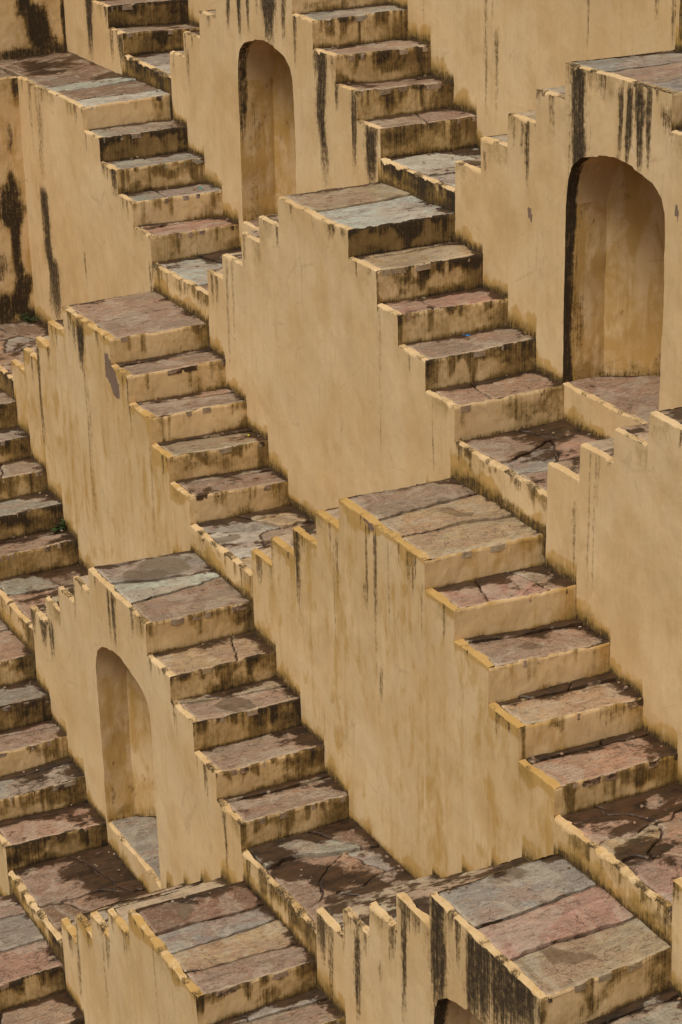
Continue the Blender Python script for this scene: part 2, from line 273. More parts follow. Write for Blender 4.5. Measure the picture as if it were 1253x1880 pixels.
def make_plaster():
    m = NT('lime_plaster')
    _, mold, och, dirt, peel = m.attr('st')
    big = m.noise((1, 1, 1), .8, 2)
    mid = m.noise((1, 1, .7), 3.4, 4, .6, loc=(3, 1, 2))
    streak = m.noise((13, 13, .5), 1.0, 3, .62, loc=(1.7, 0, 0))
    fst = m.noise((75, 75, 2.0), 1.0, 3, .6, loc=(5, 0, 0))
    n4 = m.noise((1, 1, .8), 24, 3, .70, loc=(8, 3, 1))
    gr = m.noise((1, 1, 1), 120, 2, .6, loc=(2, 9, 5))
    c = m.mix(m.mr(big, .35, .65), CREAM_A, CREAM_B)
    c = m.mix(m.mul(m.mr(mid, .42, .70), .50), c, CREAM_C)
    c = m.mix(m.mul(m.mr(n4, .50, .70), .12), c, CREAM_D)
    pt = m.noise((1, 1, .8), 1.7, 5, .62, loc=(11, 2, 7))
    c = m.mix(m.mul(m.mr(pt, .500, .512), .13), c, (.74, .57, .36))
    c = m.mix(m.mul(m.mr(pt, .430, .418), .15), c, (.42, .27, .12))
    # thin runs of washed-down pigment, on every wall a little and on the ochre walls a lot
    run = m.mr(m.add(m.mul(streak, .75), m.mul(fst, .25)), .47, .66)
    c = m.mix(m.mul(run, m.mr(och, 0, 1, .17, .42, smooth=False)), c, OCHRE_L)
    c = m.mix(m.mul(m.mr(fst, .55, .75), .20), c, (.72, .55, .34))
    blo = m.noise((1, 1, .42), 6.5, 4, .64, loc=(6, 6, 1), dist=.5)
    ob = m.mr(m.add(och, m.add(m.mul(m.add(blo, -.5), 1.7), m.mul(m.add(streak, -.5), .5))), .46, .92)
    c = m.mix(m.mul(ob, .74), c, OCHRE_D)
    # splash dirt and mustard algae
    k = m.add(m.add(m.mul(m.add(mid, -.5), .7), m.mul(m.add(n4, -.5), .55)), m.mul(m.add(fst, -.5), .30))
    dm = m.mr(m.add(dirt, k), .16, .74)
    c = m.mix(m.mul(dm, .84), c, m.mix(m.mr(m.add(dirt, m.mul(k, 1.2)), .35, 1.05), (.285, .175, .046), (.110, .062, .014)))
    # black mould: a brown margin, then a grainy black core
    k2 = m.add(m.add(m.mul(m.add(fst, -.5), 1.35), m.mul(m.add(n4, -.5), 1.25)), m.mul(m.add(gr, -.5), .75))
    gate = m.mr(mold, .03, .22)
    lo = m.mul(m.mr(m.add(mold, k2), .06, .62), gate)
    hi = m.mul(m.mr(m.add(mold, k2), .34, .92), gate)
    c = m.mix(m.mul(lo, .72), c, (.135, .078, .022))
    c = m.mix(m.mul(hi, .93), c, m.mix(m.mr(gr, .4, .7), (.021, .015, .010), (.062, .043, .024)))
    # exposed red-grey masonry where the coat fell off
    pm = m.mul(m.mr(m.add(peel, m.mul(m.add(n4, -.5), .9)), .42, .60), .88)
    c = m.mix(pm, c, m.mix(m.mr(fst, .3, .7), (.125, .075, .055), (.205, .140, .110)))
    # pits and hairline crazing
    c = m.mix(m.mul(m.mr(n4, .70, .75), .45), c, (.22, .135, .06))
    c = m.mix(m.mul(m.mr(gr, .64, .76), .14), c, (.18, .11, .05))
    cr = m.voro((2.4, 2.4, 1.5))
    cell = m.mr(m.add(cr, m.add(m.mul(m.add(n4, -.5), .10), m.mul(m.add(mid, -.5), .12))), 0.0, .009, 1, 0)
    c = m.mix(m.mul(m.mul(cell, m.mr(pt, .51, .58)), .18), c, (.19, .11, .05))
    m.set(m.b.inputs['Base Color'], c)
    m.set(m.b.inputs['Roughness'], .92)
    m.b.inputs['Specular IOR Level'].default_value = .15
    b1 = m.noise((1, 1, .8), 6.0, 3, .66, loc=(4, 4, 4))
    m.set(m.b.inputs['Normal'], m.bump(b1, .38, .020))
    return m.mat

def make_stone():
    m = NT('riven_sandstone')
    _, mud, wet, edge, pale = m.attr('st')
    tint, tr, tg, tb, ta = m.attr('tint')
    ang = .35
    grain = m.noise((9, 2.3, 6), 1.0, 4, .65, rot=(0, 0, ang), dist=.8)
    grain2 = m.noise((46, 13, 12), 1.0, 3, .65, loc=(3, 3, 3), rot=(0, 0, ang))
    pat = m.noise((2.6, 1.4, 2), 1.0, 5, .6, loc=(6, 2, 0), dist=.7)
    pat2 = m.noise((2.2, 2.4, 2), 1.0, 4, .64, loc=(1, 8, 3), dist=.9)
    blot = m.noise((1, .7, 1), 8.5, 4, .70, loc=(2, 2, 9))
    c = m.mix(m.mr(grain, .30, .66), m.mix(.42, tint, (.11, .068, .045)), tint)
    c = m.mix(m.mul(m.mr(pat, .49, .56), .38), c, (.330, .170, .100))
    c = m.mix(m.mul(m.mr(pat, .45, .40), .32), c, (.200, .150, .098))      # iron pink
    c = m.mix(m.mul(m.mr(pat2, .53, .58), .36), c, (.440, .375, .270))
    c = m.mix(m.mul(m.mr(pat2, .45, .42), .25), c, (.250, .205, .150))       # pale bedding planes
    c = m.mix(m.mul(m.mr(blot, .54, .70), .42), c, (.130, .074, .040))
    c = m.mix(m.mul(m.mr(blot, .42, .30), .26), c, (.480, .385, .270))     # rusty blotches
    c = m.mix(m.mul(m.mr(grain2, .56, .72), .38), c, (.56, .44, .30))
    c = m.mix(m.mul(m.mr(grain2, .46, .34), .55), c, (.085, .050, .030))
    fin = m.noise((1, .6, 1), 90, 2, .6, loc=(7, 1, 2))
    c = m.mix(m.mul(m.mr(fin, .54, .70), .45), c, (.070, .042, .026))
    c = m.mix(m.mul(m.mr(fin, .44, .30), .35), c, (.52, .42, .30))
    vein = m.math('ABSOLUTE', m.add(pat2, -.47))
    c = m.mix(m.mul(m.mr(vein, .0, .007, 1, 0), m.mr(pat, .44, .50, 0, .85)), c, (.040, .024, .016))
    c = m.mix(m.mul(edge, m.mr(blot, .36, .56, .25, 1)), c, (.56, .42, .26))   # lime smeared on the nosings
    wn_ = m.mr(m.add(wet, m.mul(m.add(pat2, -.5), .8)), .43, .52)              # damp stains
    c = m.mix(m.mul(wn_, .60), c, (.080, .048, .026))
    # earth left by the water: ragged outlines
    mm = m.mr(m.add(mud, m.add(m.mul(m.add(pat, -.5), 1.6), m.add(m.mul(m.add(blot, -.5), .9), m.mul(m.add(grain2, -.5), .35)))), .40, .58)
    c = m.mix(m.mul(mm, .94), c, m.mix(m.mr(m.add(m.mul(grain, .5), m.mul(blot, .5)), .36, .62), (.010, .006, .004), (.062, .031, .014)))
    m.set(m.b.inputs['Base Color'], c)
    m.set(m.b.inputs['Roughness'], m.mr(m.math('MAXIMUM', m.mul(mm, .75), wn_), 0, 1, .66, .36, smooth=False))
    m.set(m.b.inputs['Specular IOR Level'], m.mr(mm, 0, 1, .5, .28, smooth=False))
    b1 = m.noise((3.4, 1.7, 2), 1.0, 3, .6, loc=(2, 5, 1))
    b2 = m.noise((40, 9, 12), 1.0, 2, .65, rot=(0, 0, ang))
    m.set(m.b.inputs['Normal'], m.bump(m.add(m.math('SNAP', b1, .07), m.add(m.mul(b1, .5), m.mul(b2, .22))), .85, .022))
    return m.mat

def make_earth():
    m = NT('joint_earth')
    a = m.noise((1, 1, 1), 9, 6, .65); b = m.noise((1, 1, 1), 60, 4, .65, loc=(4, 4, 4))
    c = m.mix(m.mr(a, .35, .65), (.040, .023, .014), (.10, .058, .034))
    c = m.mix(m.mul(m.mr(b, .58, .7), .6), c, (.19, .12, .075))
    m.set(m.b.inputs['Base Color'], c)
    m.set(m.b.inputs['Roughness'], m.mr(a, .4, .6, .55, .9))
    m.set(m.b.inputs['Normal'], m.bump(m.add(a, m.mul(b, .3)), .8, .015))
    return m.mat

def make_flat(name, col, rough, var=.3):
    m = NT(name)
    a = m.noise((1, 1, 1), 40, 4, .6)
    m.set(m.b.inputs['Base Color'], m.mix(m.mr(a, .3, .7), col, tuple(x * (1 - var) for x in col)))
    m.set(m.b.inputs['Roughness'], rough)
    return m.mat

CREAM_A, CREAM_B, CREAM_C, CREAM_D = (.625, .418, .200), (.690, .486, .255), (.545, .348, .152), (.45, .282, .115)
OCHRE_L, OCHRE_D = (.500, .305, .105), (.460, .262, .062)
MAT = dict(plaster=make_plaster(), stone=make_stone(), earth=make_earth(),
           leaf=make_flat('weed_leaf', (.045, .085, .018), .55), stem=make_flat('weed_stem', (.07, .08, .025), .7),
           teal=make_flat('teal_plastic', (.01, .28, .26), .4), blue=make_flat('blue_plastic', (.02, .16, .42), .4), yellow=make_flat('yellow_paper', (.62, .55, .02), .7))
MAT['leaf'].node_tree.nodes['Principled BSDF'].inputs['Subsurface Weight'].default_value = 0.0

# stone colours
PINK, MAUVE, TAN, GREY, PALE, BROWN, OLIVE, ROSE = ((.385, .225, .130), (.315, .205, .130), (.460, .310, .155), (.285, .258, .200),
    (.490, .475, .375), (.185, .105, .055), (.335, .250, .135), (.430, .240, .155))

# ------------------------------------------------------------------ building blocks
def lin(a, b, t): return a + (b - a) * t

def surf_below(tier, x):
    """height of the stair or landing of the tier below at its back edge, along this tier's wall"""
    z = np.full(np.shape(x), (tier - 1) * 6 * R0 - 5 * R0, float)
    for (t, xo), (xs, zs, bx, bz) in PROFILE.items():
        if t != tier - 1: continue
        for j in range(9):
            m = (x >= xs[j] + bx[j]) & (x < xs[j + 1] + bx[j + 1])
            z = np.where(m, zs[j] + bz[j], z)
    return z

def paint_wall(key, X, Y, Z, och=0.1, top=None, splash=1.0):
    tier = key[0]
    A = np.zeros(X.shape + (4,))
    wv = (vn(X * 0 + 3.3, Z * 1.3, Z * 0, 11) - .5) * .05
    for (xc, zt, zb, hw, s) in STREAK.get(key, ()):
        ph = xc * 17.1
        w2 = (vn(Z * 2.2, Z * 0 + ph, Z * 0, 13) - .5) * hw * 1.1
        wid = hw * (1.15 + .5 * (vn(Z * 5, Z * 0 + ph, Z * 0, 14) - .5)) * lin(1.05, .72, np.clip((zt - Z) / (zt - zb), 0, 1))
        d = np.abs(X - xc - w2) / wid
        fz = sst(zb - .12, zb + max(.25, .55 * (zt - zb)), Z) ** .7 * (1 - sst(zt - .04, zt + .14, Z))
        a = s * fz * np.maximum(.86 * (1 - sst(.5, 1.5, d)), .22 * (1 - sst(.8, 3.0, d)))
        A[..., 0] = np.maximum(A[..., 0], a)
    if top is not None:
        # thin casual runs that start at the coping
        dd = top - Z
        n = vn(X * 16, X * 0, X * 0 + tier, 21); L = .08 + .5 * vn(X * 6, X * 0, X * 0 + tier, 22) ** 2
        a = sst(.70, .84, n) * (1 - sst(L * .2, L, dd)) * .50
        A[..., 0] = np.maximum(A[..., 0], a)
        n = vn(X * 4, X * 0, X * 0 + tier, 23)
        A[..., 2] = np.maximum(A[..., 2], sst(.55, .8, n) * (1 - sst(.05, .35, dd)) * .42)
    A[..., 1] = och * (.55 + .9 * fbm(X * 3.0, Y, Z * .8, 31, 3))
    h = Z - surf_below(tier, X)
    hb = .03 + .17 * fbm(X * 4.5, X * 0, X * 0 + tier, 33, 3) ** 1.3
    A[..., 2] = np.maximum(A[..., 2], splash * (1 - sst(hb * .4, hb * 1.5, h)) * .66)
    A[..., 0] = np.maximum(A[..., 0], splash * (1 - sst(.01, .06 + .05 * vn(X * 7, X, X * 0, 35), h)) * .72)  # mould line at the wall foot, doubling as painted contact shade
    A[..., 1] = np.maximum(A[..., 1], splash * (1 - sst(hb * 1.3, hb * 1.8, h)) * .85)
    for (t, xc, zc, rx, rz) in PEEL:
        if t != tier: continue
        n = (fbm(X * 14, X * 0, Z * 14, 37, 3) - .5) * 1.1
        lean = .55 * (Z - zc) / max(rz, .01) * rx
        d = np.hypot((X - xc + lean) / (rx * .8), (Z - zc) / rz)
        A[..., 3] = np.maximum(A[..., 3], 1 - sst(.75, 1.05, d + n * .5))
    return A

def paint_riser(x, Y, Z, zt, zb, lvl, och, seed):
    """grime of one riser: runs from the nosing, algae and painted contact shade along its foot, patches"""
    A = np.zeros(Y.shape + (4,))
    h = (zt - Z) / np.maximum(zt - zb, .01)
    s = seed * 7.7
    run = vn(Y * 13, Y * 0 + s, Y * 0, 71) * .6 + vn(Y * 31, Y * 0 + s, Y * 0, 72) * .4
    Ln = .18 + 1.1 * vn(Y * 9, Y * 0 + s, Y * 0, 73) ** 1.5
    r = sst(.60 - .30 * lvl, .82 - .25 * lvl, run) * (1 - sst(Ln * .6, Ln * 1.05, h))
    foot = (1 - sst(.02, .10 + .22 * vn(Y * 6, Y * 0 + s, Y * 0, 74), 1 - h))  # foot algae, made darker to paint in contact shade
    pat = sst(.60 - .22 * lvl, .78 - .16 * lvl, fbm(Y * 3.6, Y * 0 + s, Z * 5, 75, 4))
    side = (Y - Y.min()) / (Y.max() - Y.min())
    near = sst(.72, 1.0, side + (vn(Z * 6, Z * 0 + s, Z * 0, 76) - .5) * .3)
    q = vn(seed * 3.77, 0, 0, 78); q2 = vn(seed * 5.31, 0, 0, 79); tb = .03 + .3 * vn(Y * 7, Y * 0 + s, Y * 0, 77) ** 2
    A[..., 0] = np.clip(lvl * (.75 * r + .70 * pat) + (.30 + .60 * lvl) * foot * (.6 + .8 * q) + lvl * .45 * near + 1.1 * lvl * lvl * (1 - sst(tb * .3, tb * 1.2, h)) * (.4 + q2) + .14 * lvl * lvl, 0, .95)
    A[..., 2] = np.clip((.30 + .75 * lvl) * (.60 * pat + .65 * near + .85 * foot) + .45 * r + lvl * (.55 + .6 * q), 0, 1.1)
    A[..., 1] = np.clip(och * .6 + .45 * foot + .35 * near + .25 * (1 - sst(0, .14, h)), 0, 1)
    return A

def riser_grid(mb, xf, xb, ya, yb, zt0, zt1, zb0, zb1, lvl, och, seed, face=1):
    ny, nz = 72, 12
    v = np.linspace(0, 1, ny)[:, None]; w = np.linspace(0, 1, nz)[None, :]
    y = lin(ya, yb, v) + 0 * w
    lip = .002 + .010 * sst(.60, .95, vn(y[:, :1] * 7, seed * 3.1, 0, 81)) + .007 * sst(.7, .9, vn(y[:, :1] * 26, seed, 0, 82)) + .003 * vn(y[:, :1] * 70, seed, 0, 83)
    zt = lin(zt0, zt1, v); zb = lin(zb0, zb1, v)
    z = lin(zb, zt - lip, w)
    x = lin(xf, xb, v) + 0 * w
    # the nosing is rubbed round
    P = np.stack([x, y, z], -1)
    A = paint_riser(x, y, z, zt, zb, lvl, och, seed)
    P2 = np.stack([x[:, -1:] - .010 * face, y[:, -1:], z[:, -1:] + .005], -1)
    A2 = A[:, -1:].copy()
    mb.grid(np.concatenate([P, P2], 1), np.concatenate([A, A2], 1))

def bed_grid(mb, xl0, xl1, xr0, xr1, ya, yb, z0, z1):
    u = np.linspace(0, 1, 6)[:, None]; v = np.linspace(0, 1, 10)[None, :]
    y = lin(ya, yb, v) + 0 * u
    x = lin(lin(xl0, xl1, v), lin(xr0, xr1, v), u)
    z = lin(z0, z1, v) - .030 + 0 * u
    mb.grid(np.stack([x, y, z], -1), mat=1)

def frac(v, seed, amp):
    return (fbm(np.asarray(v) * 3.3, seed * 1.7, 0, 91, 4) - .5) * 2 * amp + (vn(np.asarray(v) * 21, seed * 2.3, 0, 92) - .5) * amp * .30

def slabs(parent, xl, xr, ya, yb, zf, joints, cuts, tints, mud=.2, wet=.0, gap=.010, over=-.004, seed=0, edge=.6, back_dirt_shade=1.0, thick=.05):
    """flagstones between the lines xl(v) and xr(v); joints run front to back, cuts across"""
    rng = random.Random(seed * 131 + 7)
    lines = [lambda v: np.zeros_like(np.asarray(v, float))]
    for i, (u0, sl, am) in enumerate(joints):
        lines.append(lambda v, u0=u0, sl=sl, am=am, i=i: u0 + sl * (np.asarray(v) - .5) + frac(v, seed + i * 5.1 + 1, am))
    lines.append(lambda v: np.ones_like(np.asarray(v, float)))
    k = 0
    for s in range(len(lines) - 1):
        cl = [(0, 0, 0)] + list(cuts.get(s, ())) + [(1, 0, 0)]
        for c in range(len(cl) - 1):
            def cut(j, u, cl=cl, s=s):
                v0, sl, am = cl[j]
                return v0 + sl * (u - .5) + (frac(u, seed + s * 9.7 + j * 3.3 + 2, am) if am else 0)
            width = float(xr(.5) - xl(.5)) * abs(float(lines[s + 1](.5) - lines[s](.5)))
            length = (yb - ya) * max(.05, cl[c + 1][0] - cl[c][0])
            nu = max(5, int(width / .03) + 3); nv = max(6, int(length / .03) + 3)
            gl = gap / max(width, .04) * (1 if s > 0 else .6)
            gr = gap / max(width, .04) if s < len(lines) - 2 else 0
            def samp(n):
                t = np.linspace(0, 1, n - 2); e = .25 / n
                return np.concatenate([[0, e], t[1:-1], [1 - e, 1]])
            us = gl + samp(nu) * (1 - gl - gr)
            u = us[:, None]
            ga = gap / (yb - ya) * (1 if c > 0 else .4); gb = gap / (yb - ya) * (1 if c < len(cl) - 2 else .4)
            lo = cut(c, u) + ga; hi = cut(c + 1, u) - gb
            w = samp(nv)[None, :]
            v = lin(lo, np.maximum(hi, lo + .02), w)
            U = lin(lines[s](v), lines[s + 1](v), u)
            x = lin(xl(v), xr(v), U); y = lin(ya, yb, v)
            last = s == len(lines) - 2
            ng = (vn(x * 15, y * 15, seed, 95) - .5) * .016 + (vn(x * 45, y * 45, seed, 96) - .5) * .008
            B = np.zeros(x.shape); B[[0, -1], :] = 1; B[:, [0, -1]] = 1
            x = x + B * ng; y = y + B * np.where(np.abs(v - .5) > .47, 0, 1) * (vn(x * 15, y * 15, seed, 97) - .5) * .016
            if last: x[-1, :] += over + (vn(y[-1, :] * 9, seed, 0, 98) - .5) * .010 + (vn(y[-1, :] * 37, seed, 0, 98) - .5) * .006
            tz, t1, t2 = rng.uniform(-.006, .012), rng.uniform(-.014, .014), rng.uniform(-.010, .010)
            rel = (np.round(fbm(x * 3.2, y * 1.9, seed + k, 99, 4) * 7) / 7 * .020 + fbm(x * 9, y * 6, seed, 100, 3) * .008 - .015) * (.35 + .65 * sst(0, .10, xr(v) - x))
            z = zf(v) + (tz if not last else min(tz, .002)) + t1 * (u - .5) * (.3 if last else 1) + t2 * (v - .5) + rel - .006 * B - .004 * B * vn(x * 30, y * 30, 0, 101)
            A = np.zeros(x.shape + (4,))
            nb = fbm(x * 4, y * 4, 1.5, 103, 3)
            di = (x - xl(v)); dw = (yb - y)
            # silt and painted contact shade along the riser foot and the wall
            A[..., 0] = mud + back_dirt_shade * ((1 - sst(.0, .04 + .30 * nb, di)) * .58 + (1 - sst(0, .03 + .34 * nb, dw)) * .50)
            A[..., 1] = wet
            for (sx, sy, sz, rx, ry, ch, st_) in SPOT:
                if abs(sz - float(np.mean(z))) < .12:
                    wx = (fbm(x * 3.5, y * 3.5, sx, 171, 3) - .5) * .5; wy = (fbm(x * 3.5, y * 3.5, sy, 172, 3) - .5) * .5
                    dd = np.hypot((x + wx - sx) / (rx * 2.0), (y + wy - sy) / (ry * 2.0))
                    A[..., ch] += st_ * .85 * (1 - sst(.45, 1.25, dd))
            A[..., 2] = edge * np.maximum((1 - sst(.0, .035, xr(v) - x)), .7 * (1 - sst(0, .04, y - ya)))
            tint = tints[k % len(tints)]
            j = rng.uniform(.88, 1.12)
            tc = tuple(a * j * rng.uniform(.95, 1.05) for a in tint) + (1,)
            mb = MB()
            P = np.stack([x, y, z], -1)
            Pw = wob(P)
            # skirt as one more ring
            mb.grid(Pw, A, tint=tc, w=False)
            ring = np.concatenate([Pw[:, 0], Pw[-1, 1:], Pw[-2::-1, -1], Pw[0, -2::-1]])
            ra = np.concatenate([A[:, 0], A[-1, 1:], A[-2::-1, -1], A[0, -2::-1]])
            low = ring.copy(); low[:, 2] -= thick
            ra = ra.copy(); ra[:, 2] = .2; ra[:, 0] = np.maximum(ra[:, 0], .34); mb.grid(np.stack([ring, low], 0), np.stack([ra, ra], 0), tint=tc, w=False, flip=True)  # mud value paints the slab edge dark, as if stained and in shadow
            mb.build('slab', ['stone'], parent)
            k += 1

ARCH = [(-.69, -1.14), (-.672, -.93), (-.615, -.80), (-.50, -.715), (-.36, -.675), (-.245, -.655), (-.24, -.640), (0, -.615)]
def arch_z(dx):
    ax = np.array([a[0] for a in ARCH] + [-a[0] for a in ARCH[-2::-1]]); az = np.array([a[1] for a in ARCH] + [a[1] for a in ARCH[-2::-1]])
    return np.interp(dx, ax, az)

def xsamples(a, b, step=.017):
    return np.linspace(a, b, max(2, int(round((b - a) / step)) + 1))

def wall_piece(mb, key, y0, xs, zlo, zhi, och, top, step=.045, coping=False, yrim=False):
    n = max(2, int(float(np.max(zhi - zlo)) / step) + 1)
    w = np.linspace(0, 1, n)[None, :]
    X = xs[:, None] + 0 * w; Z = lin(zlo[:, None], zhi[:, None], w); Y = np.full(X.shape, y0)
    A = paint_wall(key, X, Y, Z, och, None if top is None else top[:, None])
    if yrim:       # a brushed band of fresh ochre wash under the coping
        dd = top[:, None] - Z; hb = .025 + .22 * vn(X * 4.5, X * 0, 4 + X * 0, 111) ** 2.2
        A[..., 1] = np.maximum(A[..., 1], 1.3 * (1 - sst(hb * .7, hb * 1.3, dd)))
    mb.grid(np.stack([X, Y, Z], -1), A)

def coping(mb, xs, y0, zt0, zt1, T, rim, wear, seed):
    """rounded, chipped rim of the front wall along one tread"""
    zt = np.linspace(zt0, zt1, len(xs)); ch = vn(xs * 11, seed, 0, 121)
    b = .009 + wear * (.030 * sst(.62, .86, ch) + .018 * sst(.74, .82, vn(xs * 17, seed, 0, 122)) + .006 * sst(.7, .8, vn(xs * 50, seed, 0, 128)))
    Tn = T + .030 * (vn(xs * 7, seed, 0, 123) - .5) + .012 * (vn(xs * 31, seed, 0, 124) - .5)
    rows = []
    for (fy, fz) in ((0, -1), (.12, -.55), (.45, -.16), (1, 0)):
        rows.append(np.stack([xs, y0 + fy * b, zt + fz * b], -1))
    rows.append(np.stack([xs, y0 + np.maximum(Tn, b + .01), zt + .003], -1))
    rows.append(np.stack([xs, y0 + np.maximum(Tn, b + .01) + .006, zt - .03], -1))
    P = np.stack(rows, 1)
    A = np.zeros(P.shape[:2] + (4,))
    gr = vn(xs * 6, seed, 1, 125)[:, None]
    A[..., 1] = rim * (.75 + .5 * gr)
    A[..., 0] = wear * .9 * sst(.42, .8, vn(xs * 10, seed, 2, 126))[:, None] * np.array([.8, 1, 1, .8, .6, .6])[None, :]
    A[..., 2] = .35 * wear * sst(.45, .8, vn(xs * 5, seed, 3, 127))[:, None]
    mb.grid(P, A, smooth=False)
    return zt - b

def niche(parent, key, y0, xl, xr, zsill, zp, d1, blk, och):
    xc = (xl + xr) / 2
    nb = MB()
    hw = (xr - xl) / 2; d2 = d1 + .46
    plan = [(xl, 0), (xl, d1), (xl + .30, d2), (xr - .30, d2), (xr, d1), (xr, 0)]
    for i in range(5):
        (xa, da), (xb, db) = plan[i], plan[i + 1]
        n = 24
        t = np.linspace(0, 1, n)[:, None]; w = np.linspace(0, 1, 40)[None, :]
        x = lin(xa, xb, t) + 0 * w; y = y0 + lin(da, db, t) + 0 * w
        zt = zp + arch_z((x - xc) / hw * .69)
        z = lin(zsill - .03 + 0 * x, zt, w)
        A = np.zeros(x.shape + (4,))
        A[..., 1] = .55 * fbm(x * 3, y * 3, z * 1.2, 141, 3) + .40 + och
        hb = z - zsill
        sp = sst(.60, .74, fbm(x * 4, y * 4, z * 2.4, 146, 4)); sp2 = sst(.64, .72, fbm(x * 16 + 3, y * 16, z * 12, 147, 3)) * sst(.5, .6, fbm(x * 2, y * 2, z * 2, 148, 2))
        A[..., 2] = np.maximum(.5 * (1 - sst(.02, .16, hb - .1 * vn(x * 8, y * 8, 0, 142))), .16 * sp)
        A[..., 0] = np.maximum(.40 * (1 - sst(0, .06, hb)), .30 * sp2)
        if i == 0 and blk > 0:      # the black run turns round the jamb
            e = .10 + .05 * (vn(z * 3, 0, 0, 143) - .5)
            A[..., 0] = np.maximum(A[..., 0], blk * (1 - sst(e * .75, e * 1.15, y - y0)) * (1 if blk > .95 else sst(zp - 1.95, zp - 1.4, z)))
            A[..., 0] = np.maximum(A[..., 0], .36 * blk * (1 - sst(.12, .36, y - y0)) * sst(.35, .7, fbm(x, y * 9, z * 2, 144, 3)))
        nb.grid(np.stack([x, y, z], -1), A)
    n = 56
    t = np.linspace(0, 1, n)[:, None]; w = np.linspace(0, 1, 16)[None, :]
    x = lin(xl, xr, t) + 0 * w
    dep = np.interp(x, [p[0] + e for p, e in zip(plan[1:5], (0, 0, 0, 0))], [p[1] for p in plan[1:5]])
    y = y0 + dep * w; z = zp + arch_z((x - xc) / hw * .69)
    A = np.zeros(x.shape + (4,)); A[..., 1] = .3 + och
    if blk > 0: A[..., 0] = blk * (1 - sst(.075, .125, y - y0)) * (1 - sst(xc - .40, xc - .22, x))
    nb.grid(np.stack([x, y, z], -1), A)
    o = nb.build('niche', ['plaster'], parent)
    # the sill flag follows the plan of the niche
    sb = MB()
    t = np.linspace(0, 1, 30)[:, None]; w = np.linspace(0, 1, 22)[None, :]
    x = lin(xl, xr, t) + 0 * w; dep = np.interp(x, [p[0] for p in plan[1:5]], [p[1] for p in plan[1:5]]); y = y0 + .035 + (dep - .035) * w
    rel = np.round(fbm(x * 3, y * 3, 2, 151, 3) * 6) / 6 * .014 - .010
    A = np.zeros(x.shape + (4,)); A[..., 0] = .12 + .5 * (1 - sst(0, .12, dep - (y - y0))); A[..., 2] = .3 * (1 - sst(.03, .08, y - y0))
    sb.grid(np.stack([x, y, zsill + .004 + rel], -1), A, tint=((*MAUVE, 1) if key[0] > 0 else (*GREY, 1)))
    sb.build('sill_slab', ['stone'], o)

STYLE = {  # key: (columns, platform stones, riser grime platform..tread4, ochre of wall, rim ochre, wear, niche(d1, black) or None, tread stones)
    (2, -2): ((0, 9), [GREY], (.4,) * 5, .10, .1, .5, None, [MAUVE, GREY]),
    (2, 0): ((0, 9), [GREY], (.4, .4, .4, .5, .75), .12, .1, .5, None, [MAUVE, GREY]),
    (1, -3): ((4, 9), [GREY], (.5, .6, .85, .75, .6), .12, .1, .8, None, [GREY, MAUVE]),
    (1, -1): ((0, 9), [GREY, MAUVE], (.4, .62, .55, .62, .50), .10, .15, .7, (.40, .7), [GREY, MAUVE, MAUVE, MAUVE]),
    (1, 1): ((0, 9), [GREY, MAUVE, GREY], (.4, .5, .4, .4, .4), .14, .15, .8, (.40, 1.0), [MAUVE, GREY]),
    (0, -2): ((4, 9), [BROWN, PALE, BROWN, PALE], (.12, .78, .38, .22, .34), .06, .1, .6, None, [GREY, GREY, GREY, PINK]),
    (0, 0): ((0, 9), [OLIVE, PALE], (.88, .74, .50, .52, .26), .06, .12, .45, None, [TAN, ROSE, MAUVE, PINK]),
    (0, 2): ((0, 5), [MAUVE, PINK], (.3,) * 5, .06, .12, .45, None, [PINK, MAUVE]),
    (-1, -1): ((0, 9), [PINK, MAUVE], (.24, .34, .24, .36, .36), .50, .75, .55, None, [MAUVE, PINK, OLIVE, MAUVE]),
    (-1, 1): ((0, 9), [MAUVE, TAN, TAN], (.14, .16, .14, .24, .36), .52, 1.05, .30, None, [ROSE, MAUVE, TAN, PINK]),
    (-1, 3): ((0, 5), [MAUVE, PINK], (.3,) * 5, .5, .9, .3, None, [PINK, MAUVE]),
    (-2, -2): ((4, 9), [GREY, MAUVE], (.5, .5, .55, .68, .58), .2, .3, .7, None, [GREY, MAUVE]),
    (-2, 0): ((0, 9), [GREY, PALE, MAUVE], (.36, .55, .62, .45, .48), .14, .30, .75, (.30, 0), [TAN, OLIVE, MAUVE, MAUVE]),
    (-2, 2): ((0, 9), [GREY, ROSE, OLIVE], (.34, .5, .4, .4, .4), .16, .35, .85, (.30, .9), [GREY, MAUVE]),
    (-3, -1): ((4, 9), [MAUVE, PINK], (.45, .70, .42, .34, .72), .2, .3, .7, None, [GREY, MAUVE, GREY, PINK]),
    (-3, 1): ((0, 9), [BROWN, GREY, TAN, MAUVE], (.42, .5, .4, .4, .4), .30, .75, .7, None, [GREY, MAUVE]),
    (-4, 0): ((4, 9), [MAUVE, GREY, PINK], (.75, .8, .5, .4, .4), .2, .3, .7, None, [PINK, MAUVE]),
}

